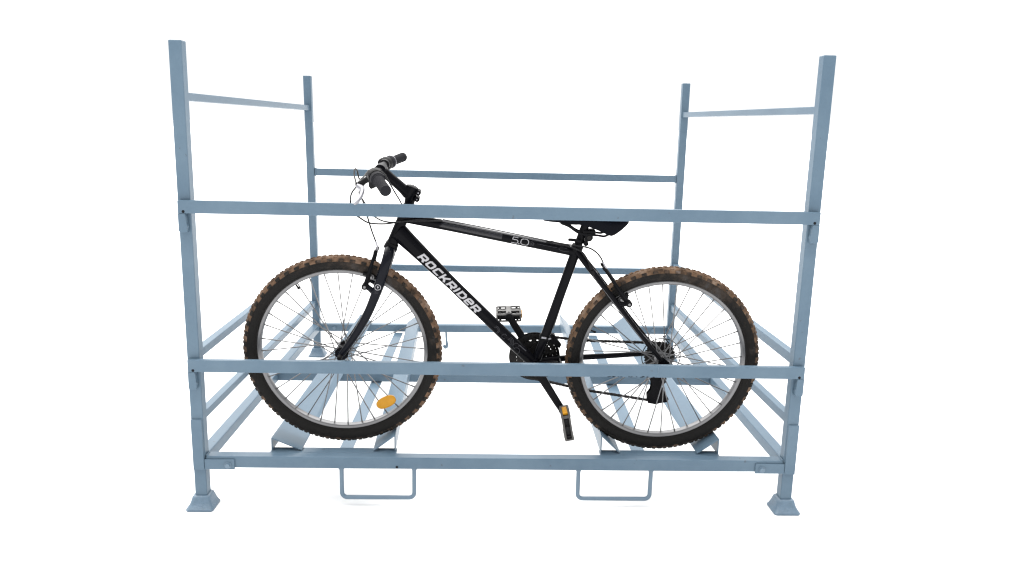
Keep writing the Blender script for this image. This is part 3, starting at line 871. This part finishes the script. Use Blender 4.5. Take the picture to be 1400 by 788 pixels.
for k in range(5):
    a = R(20 + 72 * k); e = Vector((math.cos(a), 0, math.sin(a)))
    tube(bm, [BB + e * 0.015 + Vector((0, 0.050, 0)), BB + e * 0.072 + Vector((0, 0.053, 0))], [0.011, 0.007], 10)
    lathe(bm, [(0.036, 0.0035), (0.0425, 0.0042)], BB + e * 0.056, (0, 1, 0), 8)
cr = bfin('chainring', bm, 'dark_steel', None, 30)
bm = new()
lathe(bm, [(0.0585, 0.0800), (0.0585, 0.0895), (0.0615, 0.0895), (0.0615, 0.0800)], BB, (0, 1, 0), 64, closed=True)
bfin('chain_guard', bm, 'plastic', cr)
cdir = Vector((0.092, 0, -0.1415)).normalized()
for s in (-1, 1):
    sgn = 1 if s < 0 else -1
    e = BB + cdir * 0.169 * sgn
    bm = new()
    y0, y1 = s * 0.052, s * 0.072
    perp = Vector((cdir.z, 0, -cdir.x))
    A = [];
    K = 12
    for i in range(K + 1):
        t = i / K; w = 0.0148 - 0.0035 * t; yy = y0 + (y1 - y0) * min(1, t * 1.4); th = 0.0075
        if i == 0: w = 0.012
        c = BB.lerp(e, t) + Vector((0, yy, 0))
        A.append([bm.verts.new(c + perp * a_ * w + Vector((0, b_ * th, 0))) for a_, b_ in ((-1, -.55), (-.7, -1), (.7, -1), (1, -.55), (1, .55), (.7, 1), (-.7, 1), (-1, .55))])
    for r0, r1 in zip(A, A[1:]):
        for k in range(8): bm.faces.new((r0[k], r0[(k + 1) % 8], r1[(k + 1) % 8], r1[k]))
    bm.faces.new(A[0]); bm.faces.new(A[-1])
    lathe(bm, [(-0.009, 0.010), (-0.008, 0.0165), (0.008, 0.0165), (0.009, 0.010)], BB + Vector((0, y0, 0)), (0, 1, 0), 22)
    lathe(bm, [(-0.008, 0.009), (-0.0075, 0.0125), (0.0075, 0.0125), (0.008, 0.009)], e + Vector((0, y1, 0)), (0, 1, 0), 20)
    bfin('crank_arm', bm, 'satin')
    # pedal
    bm = new(); bc = new()
    pc = e + Vector((0, s * 0.135, 0))
    if s < 0: ang = R(-79)      # near pedal hangs on edge
    else: ang = R(2)
    ex = Vector((math.cos(ang), 0, math.sin(ang))); ez = Vector((-math.sin(ang), 0, math.cos(ang)))
    if s < 0: pc = pc + Vector((0.010, 0.0, -0.018))
    else: pc = pc + Vector((0.0, 0.0, -0.011))
    PL, PW, PT = 0.088, 0.092, 0.025
    def pbox(b, x0, x1, y0_, y1_, z0_, z1_, bev=0.0015):
        b0 = new(); box(b0, (x0, y0_, z0_), (x1, y1_, z1_), bev)
        mp = {}
        for v in b0.verts: mp[v] = b.verts.new(pc + ex * v.co.x + Vector((0, v.co.y, 0)) + ez * v.co.z)
        for f in b0.faces: b.faces.new([mp[v] for v in f.verts])
        b0.free()
    # body: core, end blocks, ribs
    tube(bm, [e + Vector((0, s * 0.075, 0)), pc + Vector((0, s * 0.045, 0))], [0.0075, 0.009], 14)
    pbox(bm, -0.012, 0.012, -PW / 2 + .004, PW / 2 - .004, -0.0105, 0.0105)
    for q in (-1, 1):
        pbox(bm, q * 0.030 - 0.004, q * 0.030 + 0.004, -PW / 2 + .003, PW / 2 - .003, -0.0095, 0.0095)
        pbox(bm, -0.038, 0.038, q * (PW / 2 - 0.010) - 0.003, q * (PW / 2 - 0.010) + 0.003, -0.0085, 0.0085)
    ped = bfin('pedal', bm, 'plastic')
    for zz in (-1, 1):     # two cage plates, toothed frames
        for q in (-1, 1):
            pbox(bc, q * 0.041 - 0.0035, q * 0.041 + 0.0035, -PW / 2, PW / 2, zz * 0.0115 - 0.003, zz * 0.0115 + 0.003)
            pbox(bc, -0.042, 0.042, q * (PW / 2 - 0.001) - 0.003, q * (PW / 2 - 0.001) + 0.003, zz * 0.0115 - 0.003, zz * 0.0115 + 0.003)
            for k in range(5):
                yy = -0.034 + 0.017 * k
                pbox(bc, q * 0.041 - 0.003, q * 0.041 + 0.003, yy - 0.0035, yy + 0.0035, zz * 0.0146 - 0.0015, zz * 0.0146 + 0.0015, 0.0006)
        pbox(bc, -0.009, 0.009, -PW / 2, PW / 2, zz * 0.0115 - 0.003, zz * 0.0115 + 0.003)
        pbox(bc, -0.041, 0.041, -0.007, 0.007, zz * 0.0115 - 0.0025, zz * 0.0115 + 0.0025)
    for q in (-1, 1):
        for k in (-1, 1):
            pbox(bc, q * 0.041 - 0.003, q * 0.041 + 0.003, k * (PW / 2 - .006) - .006, k * (PW / 2 - .006) + .006, -0.0085, 0.0085)
    bfin('pedal_cage', bc, 'cage' if s > 0 else 'cage_dark', ped, 30)
    for q in ((-1, 1) if s < 0 else (1,)):
        bm = new()
        pbox(bm, q * 0.0448 - 0.0035, q * 0.0448 + 0.0035, -0.026, 0.026, -0.008, 0.008)
        bfin('reflector', bm, 'amber', ped, 30)
# cassette and spoke protector
bm = new()
for k, (r, t) in enumerate(((0.056, 28), (0.049, 24), (0.043, 21), (0.037, 18), (0.032, 16), (0.028, 14))):
    gear(bm, AXR, 0.0355 + 0.0042 * k, 0.0375 + 0.0042 * k, r, t, 0.014)
lathe(bm, [(0.035, 0.0155), (0.060, 0.0155)], AXR, (0, 1, 0), 20)
bfin('cassette', bm, 'dark_steel', None, 30)
bm = new()
lathe(bm, [(0.0315, 0.0660), (0.0315, 0.0690), (0.0335, 0.0690), (0.0335, 0.0660)], AXR + Vector((0.004, 0, 0)), (0, 1, 0), 64, closed=True)
for k in range(6):
    a = R(15 + 60 * k); e = Vector((math.cos(a), 0, math.sin(a)))
    if math.sin(a) < 0.3: continue
bfin('spoke_guard', bm, 'plastic', None)
for s in (-1, 1):
    bm = new()
    lathe(bm, [(0, 0.0095), (s * 0.006, 0.0095), (s * 0.0065, 0.0075), (s * 0.013, 0.0075), (s * 0.014, 0)], AXR + Vector((0, s * 0.0635, 0)), (0, 1, 0), 16)
    bfin('axle_nut', bm, 'dark_steel')

# derailleurs
bm = new()
poly = [(1.550, 0.258), (1.600, 0.256), (1.612, 0.238), (1.610, 0.222), (1.596, 0.208), (1.626, 0.158), (1.622, 0.146), (1.600, 0.143), (1.580, 0.137), (1.552, 0.142), (1.548, 0.175), (1.560, 0.192), (1.562, 0.214), (1.554, 0.232)]
prism(bm, poly, 0.053, 0.057, 'y', 0.001)
prism(bm, [(p[0] - 0.001, p[1]) for p in poly], 0.069, 0.073, 'y', 0.001)
tube(bm, [(1.578, 0.063, 0.332), (1.585, 0.070, 0.285), (1.590, 0.068, 0.245)], [0.012, 0.015, 0.014], 14)
lathe(bm, [(0.052, 0.004), (0.074, 0.004)], (1.578, 0, 0.16), (0, 1, 0), 10)
der = bfin('derailleur', bm, 'satin', None, 30)
JU, JL = Vector((1.592, 0, 0.228)), Vector((1.577, 0, 0.165))
for J in (JU, JL):
    bm = new(); gear(bm, J, 0.0605, 0.0655, 0.022, 11, 0.004, 0.005); bfin('jockey_wheel', bm, 'dark_steel', der, 30)
bm = new()   # front derailleur: clamp band and cage
lathe(bm, [(-0.007, 0.0165), (-0.007, 0.0188), (0.007, 0.0188), (0.007, 0.0165)], BB.lerp(ST, 0.228), sax, 24)
pc_ = [(1.176, 0.418), (1.204, 0.398), (1.232, 0.362), (1.226, 0.350), (1.198, 0.368), (1.172, 0.384)]
prism(bm, pc_, 0.046, 0.0485, 'y'); prism(bm, pc_, 0.062, 0.0645, 'y')
tube(bm, [(1.180, 0.012, 0.410), (1.186, 0.047, 0.404)], [0.011, 0.009], 12)
tube(bm, [(1.205, 0.046, 0.396), (1.205, 0.0645, 0.396)], 0.004, 10)
prism(bm, [(1.196, 0.404), (1.228, 0.368), (1.232, 0.362), (1.204, 0.398)], 0.0486, 0.0619, 'y')
fd = bfin('derailleur', bm, 'satin', None, 30)
c = BB.lerp(ST, 0.228)
bm = new(); tube(bm, [c + Vector((0.004, -0.0195, 0.003)), c + Vector((-0.012, -0.0185, 0.004))], 0.0034, 8)
bfin('bolt', bm, 'silver', fd)
bm = new(); tube(bm, [c + Vector((0.013, -0.018, 0.0)), c + Vector((0.019, -0.012, -0.002))], 0.003, 8)
bfin('bolt', bm, 'silver', fd)

# chain: individual links along its path
def chain_path():
    P = []
    yF, yC = 0.056, 0.0555
    rC, rR = 0.0815, 0.044
    # round the chainring (left side), then upper run, cassette, upper jockey, lower jockey, back
    for k in range(25):
        a = R(270 - 4) - R(180) * k / 24
        P.append(Vector((BB.x + rC * math.cos(a), yF, BB.z + rC * math.sin(a))))
    P = [p for p in P]
    P.append(Vector((1.30, 0.054, 0.3775)))
    for k in range(13):
        a = R(88) - R(150) * k / 12
        P.append(Vector((AXR.x + rR * math.cos(a), 0.050, AXR.z + rR * math.sin(a))))
    for k in range(7):
        a = R(60) - R(-150) * k / 6
        P.append(Vector((JU.x + 0.019 * math.cos(a), 0.063, JU.z + 0.019 * math.sin(a))))
    for k in range(7):
        a = R(60) - R(150) * k / 6
        P.append(Vector((JL.x + 0.019 * math.cos(a), 0.063, JL.z + 0.019 * math.sin(a))))
    P.append(Vector((1.330, 0.060, 0.1865)))
    P.append(P[0])
    return P
P = chain_path()
S = [0]
for p, q in zip(P, P[1:]): S.append(S[-1] + (q - p).length)
def on(s):
    for i in range(len(P) - 1):
        if S[i + 1] >= s:
            return P[i].lerp(P[i + 1], (s - S[i]) / max(1e-9, S[i + 1] - S[i]))
    return P[-1].copy()
bm = new()
nl = int(S[-1] / 0.0127)
for k in range(nl):
    a, b = on(k * S[-1] / nl), on((k + 1) * S[-1] / nl)
    d = (b - a); L = d.length
    if L < 1e-5: continue
    d.normalize(); n = Vector((-d.z, 0, d.x)); y = Vector((0, 1, 0))
    off = 0.0034 if k % 2 else 0.0022
    for s in (-1, 1):
        ring = []
        for t, w in ((-0.0035, 0.0022), (0.0, 0.0044), (L / 2, 0.0034), (L, 0.0044), (L + 0.0035, 0.0022)):
            c = a + d * t + y * s * off
            ring.append([bm.verts.new(c + n * w * i + y * 0.0007 * j) for i, j in ((-1, -1), (1, -1), (1, 1), (-1, 1))])
        for r0, r1 in zip(ring, ring[1:]):
            for q in range(4): bm.faces.new((r0[q], r0[(q + 1) % 4], r1[(q + 1) % 4], r1[q]))
        bm.faces.new(ring[0]); bm.faces.new(ring[-1])
    tube(bm, [a - y * 0.0045, a + y * 0.0045], 0.0036, 8)
bfin('chain', bm, 'dark_steel', None, 30)

# ---------------------------------------------------------------- rim brakes
def vbrake(piv, top, fwd, noodle, silver_pts):
    """pivot and arm top given for the near arm (y negative)"""
    root = None
    for s in (-1, 1):
        bm = new()
        p = Vector((piv[0], s * 0.040, piv[1])); t = Vector((top[0], s * 0.026, top[1]))
        d = (t - p).normalized()
        off = Vector((fwd[0], 0, fwd[1]))
        tube(bm, crom([p, p.lerp(t, 0.3) + Vector((0, s * 0.006, 0)), p.lerp(t, 0.75) + Vector((0, s * 0.004, 0)), t], 5), [0.0075, 0.0062, 0.0055, 0.0048], 12)
        tube(bm, [p + off * 0.7 + Vector((0, s * 0.007, 0)), p.lerp(t, 0.62) + off * 0.45 + Vector((0, s * 0.006, 0))], 0.0028, 8)
        lathe(bm, [(-0.016, 0.006), (-0.015, 0.0105), (0.012, 0.0105), (0.013, 0.006)], p, (0, 1, 0), 18)
        tube(bm, [t, t + d * 0.012], [0.0062, 0.005], 12)
        b = bfin('brake', bm, 'satin')
        # pad and its holder
        bm = new()
        c = p.lerp(t, 0.22) + off * 1.1; c.y = s * 0.0195
        rdir = Vector((c.x - wc[0], 0, c.z - wc[1])).normalized(); tg = Vector((rdir.z, 0, -rdir.x))
        tube(bm, crom([c - tg * 0.030 - rdir * 0.003, c + rdir * 0.001, c + tg * 0.030 - rdir * 0.003], 4), 0.0065, 10)
        bfin('brake_pad', bm, 'plastic', b)
        bm = new()
        lathe(bm, [(0, 0.0055), (s * 0.022, 0.0055), (s * 0.024, 0.0035)], c + Vector((0, 0, 0)), (0, 1, 0), 12)
        lathe(bm, [(s * 0.010, 0.0085), (s * 0.014, 0.0085)], c, (0, 1, 0), 14)
        bfin('bolt', bm, 'alloy', b)
        bm = new()
        lathe(bm, [(s * 0.0155, 0.0), (s * 0.0155, 0.0048), (s * 0.019, 0.0048), (s * 0.019, 0.0)], p, (0, 1, 0), 6)
        bfin('bolt', bm, 'alloy', b)
    return b
wc = (0.4855, 0.3505)
vbrake((0.572, 0.592), (0.604, 0.697), (0.012, 0.004), None, None)
wc = (1.5765, 0.329)
vbrake((1.440, 0.546), (1.358, 0.655), (-0.006, -0.013), None, None)

# ---------------------------------------------------------------- cables
def cable(pts, r=0.0027, mat='cable', name='cable', n=7):
    bm = new(); tube(bm, crom(pts, n), r, 10); return bfin(name, bm, mat)
# loop between the levers
cable([(0.5698, -0.14, 0.9439), (0.5584, -0.1, 0.9619), (0.5552, -0.07, 0.9765), (0.5569, -0.04, 0.9688), (0.5577, 0, 0.935), (0.5653, 0.05, 0.9369), (0.5726, 0.1, 0.9488)])
# near lever round the head tube to the top tube
cable([(0.5706, -0.14, 0.935), (0.5489, -0.1, 0.9076), (0.535, -0.05, 0.8754), (0.539, -0.04, 0.8361), (0.5615, -0.04, 0.8176), (0.5904, -0.035, 0.8004), (0.6363, -0.03, 0.7971), (0.6734, -0.027, 0.8015), (0.7172, -0.02, 0.8056), (0.822, -0.0125, 0.8065)])
# front brake cable and its bright noodle
cable([(0.565, 0.10, 0.915), (0.5473, 0.05, 0.8863), (0.5608, 0.02, 0.8678), (0.574, -0.01, 0.8451), (0.5829, -0.02, 0.8162), (0.5958, -0.028, 0.7751), (0.6078, -0.028, 0.7391)])
cable([(0.6078, -0.028, 0.7391), (0.6125, -0.028, 0.722), (0.612, -0.022, 0.708), (0.606, -0.008, 0.700), (0.603, 0.022, 0.697)], 0.0030, 'silver', 'brake_noodle')
# gear cables from the twist shifters
cable([(0.622, -0.178, 0.985), (0.637, -0.19, 0.991), (0.6492, -0.185, 0.9905), (0.6587, -0.16, 0.9752), (0.6676, -0.13, 0.9476), (0.6801, -0.09, 0.9096), (0.6933, -0.05, 0.8715), (0.700, -0.034, 0.840), (0.712, -0.028, 0.822), (0.745, -0.016, 0.818), (0.820, -0.008, 0.809)], 0.0024)
cable([(0.565, 0.10, 0.912), (0.549, 0.05, 0.884), (0.568, 0.02, 0.856), (0.5885, 0.0, 0.8291), (0.6074, -0.02, 0.8167), (0.6388, -0.03, 0.8051), (0.6828, -0.027, 0.8029), (0.7405, -0.018, 0.8097), (0.80, -0.0140, 0.806)], 0.0024)
# runs along the top tube
cable([(0.822, -0.0125, 0.8075), (0.95, -0.0105, 0.7815), (1.06, -0.0100, 0.7610), (1.163, -0.0120, 0.7420)], 0.0022, 'grey_cable')
cable([(0.822, -0.0065, 0.8105), (1.0, -0.005, 0.7775), (1.163, -0.006, 0.7460)], 0.0022, 'grey_cable')
# over the seat cluster to the rear brake, and down the seat stay to the gears
cable([(1.176, -0.012, 0.744), (1.2279, -0.021, 0.7375), (1.2703, -0.028, 0.7345), (1.3014, -0.03, 0.7288), (1.3237, -0.03, 0.7157), (1.339, -0.03, 0.6987), (1.3471, -0.03, 0.684)])
cable([(1.3471, -0.03, 0.6845), (1.356, -0.029, 0.6685), (1.3618, -0.022, 0.660), (1.3640, 0.022, 0.656)], 0.0030, 'silver', 'brake_noodle')
cable([(1.176, -0.006, 0.7445), (1.235, -0.024, 0.732), (1.2708, -0.03, 0.7197), (1.2875, -0.037, 0.7046), (1.298, -0.037, 0.6875), (1.3055, -0.038, 0.672)])
bm = new(); tube(bm, [(1.303, -0.040, 0.680), (1.311, -0.043, 0.660)], [0.0058, 0.0064], 12)
bfin('cable_stop', bm, 'plastic', frame)
bm = new(); tube(bm, [(1.311, -0.044, 0.656), (1.319, -0.045, 0.643)], 0.0058, 12)
bfin('cable_stop', bm, 'plastic', frame)
cable([(1.314, -0.046, 0.642), (1.400, -0.055, 0.535), (1.500, -0.062, 0.412)], 0.0013, 'grey_cable')
cable([(1.197, -0.004, 0.440), (1.2215, -0.003, 0.530), (1.248, -0.002, 0.625)], 0.0014, 'grey_cable')
cable([(1.588, 0.062, 0.395), (1.622, 0.062, 0.350), (1.622, 0.064, 0.290), (1.600, 0.066, 0.262)], 0.0024)

# ================================================================== camera, light, render
cam = bpy.data.cameras.new('camera'); co = bpy.data.objects.new('camera', cam); col.objects.link(co)
cam.sensor_width = 36; cam.lens = 27.974; cam.clip_start = 0.05; cam.clip_end = 2000
yaw, pitch, roll = 0.0340166, -0.2032826, 0.0224577
fw = Vector((math.sin(yaw) * math.cos(pitch), math.cos(yaw) * math.cos(pitch), math.sin(pitch)))
rt = Vector((math.cos(yaw), -math.sin(yaw), 0)); up = rt.cross(fw)
r2 = rt * math.cos(roll) + up * math.sin(roll); u2 = -rt * math.sin(roll) + up * math.cos(roll)
m = Matrix((r2, u2, -fw)).transposed().to_4x4(); m.translation = (0.96462, -2.52029, 1.29717)
co.matrix_world = m
sc.camera = co

EXPO = 2.25
w = bpy.data.worlds.new('World'); sc.world = w; w.use_nodes = True
bg = w.node_tree.nodes['Background']
bg.inputs['Color'].default_value = (1, 1, 1, 1); bg.inputs['Strength'].default_value = 1.13 / 2 ** EXPO
sun = bpy.data.lights.new('sun', 'SUN'); so = bpy.data.objects.new('sun', sun); col.objects.link(so)
sun.energy = 1.5; sun.angle = R(100); sun.color = (1.0, 0.985, 0.96)
so.rotation_euler = Vector((0.24, -0.52, -1.5)).to_track_quat('-Z', 'Y').to_euler()
so.location = (0, 2, 6)

sc.view_settings.view_transform = 'Standard'; sc.view_settings.look = 'None'
sc.view_settings.exposure = EXPO; sc.view_settings.gamma = 1
sc.render.film_transparent = False
sc.cycles.use_denoising = True
sc.cycles.max_bounces = 6; sc.cycles.diffuse_bounces = 4; sc.cycles.glossy_bounces = 3
sc.cycles.pixel_filter_type = 'BLACKMAN_HARRIS'; sc.cycles.filter_width = 1.3
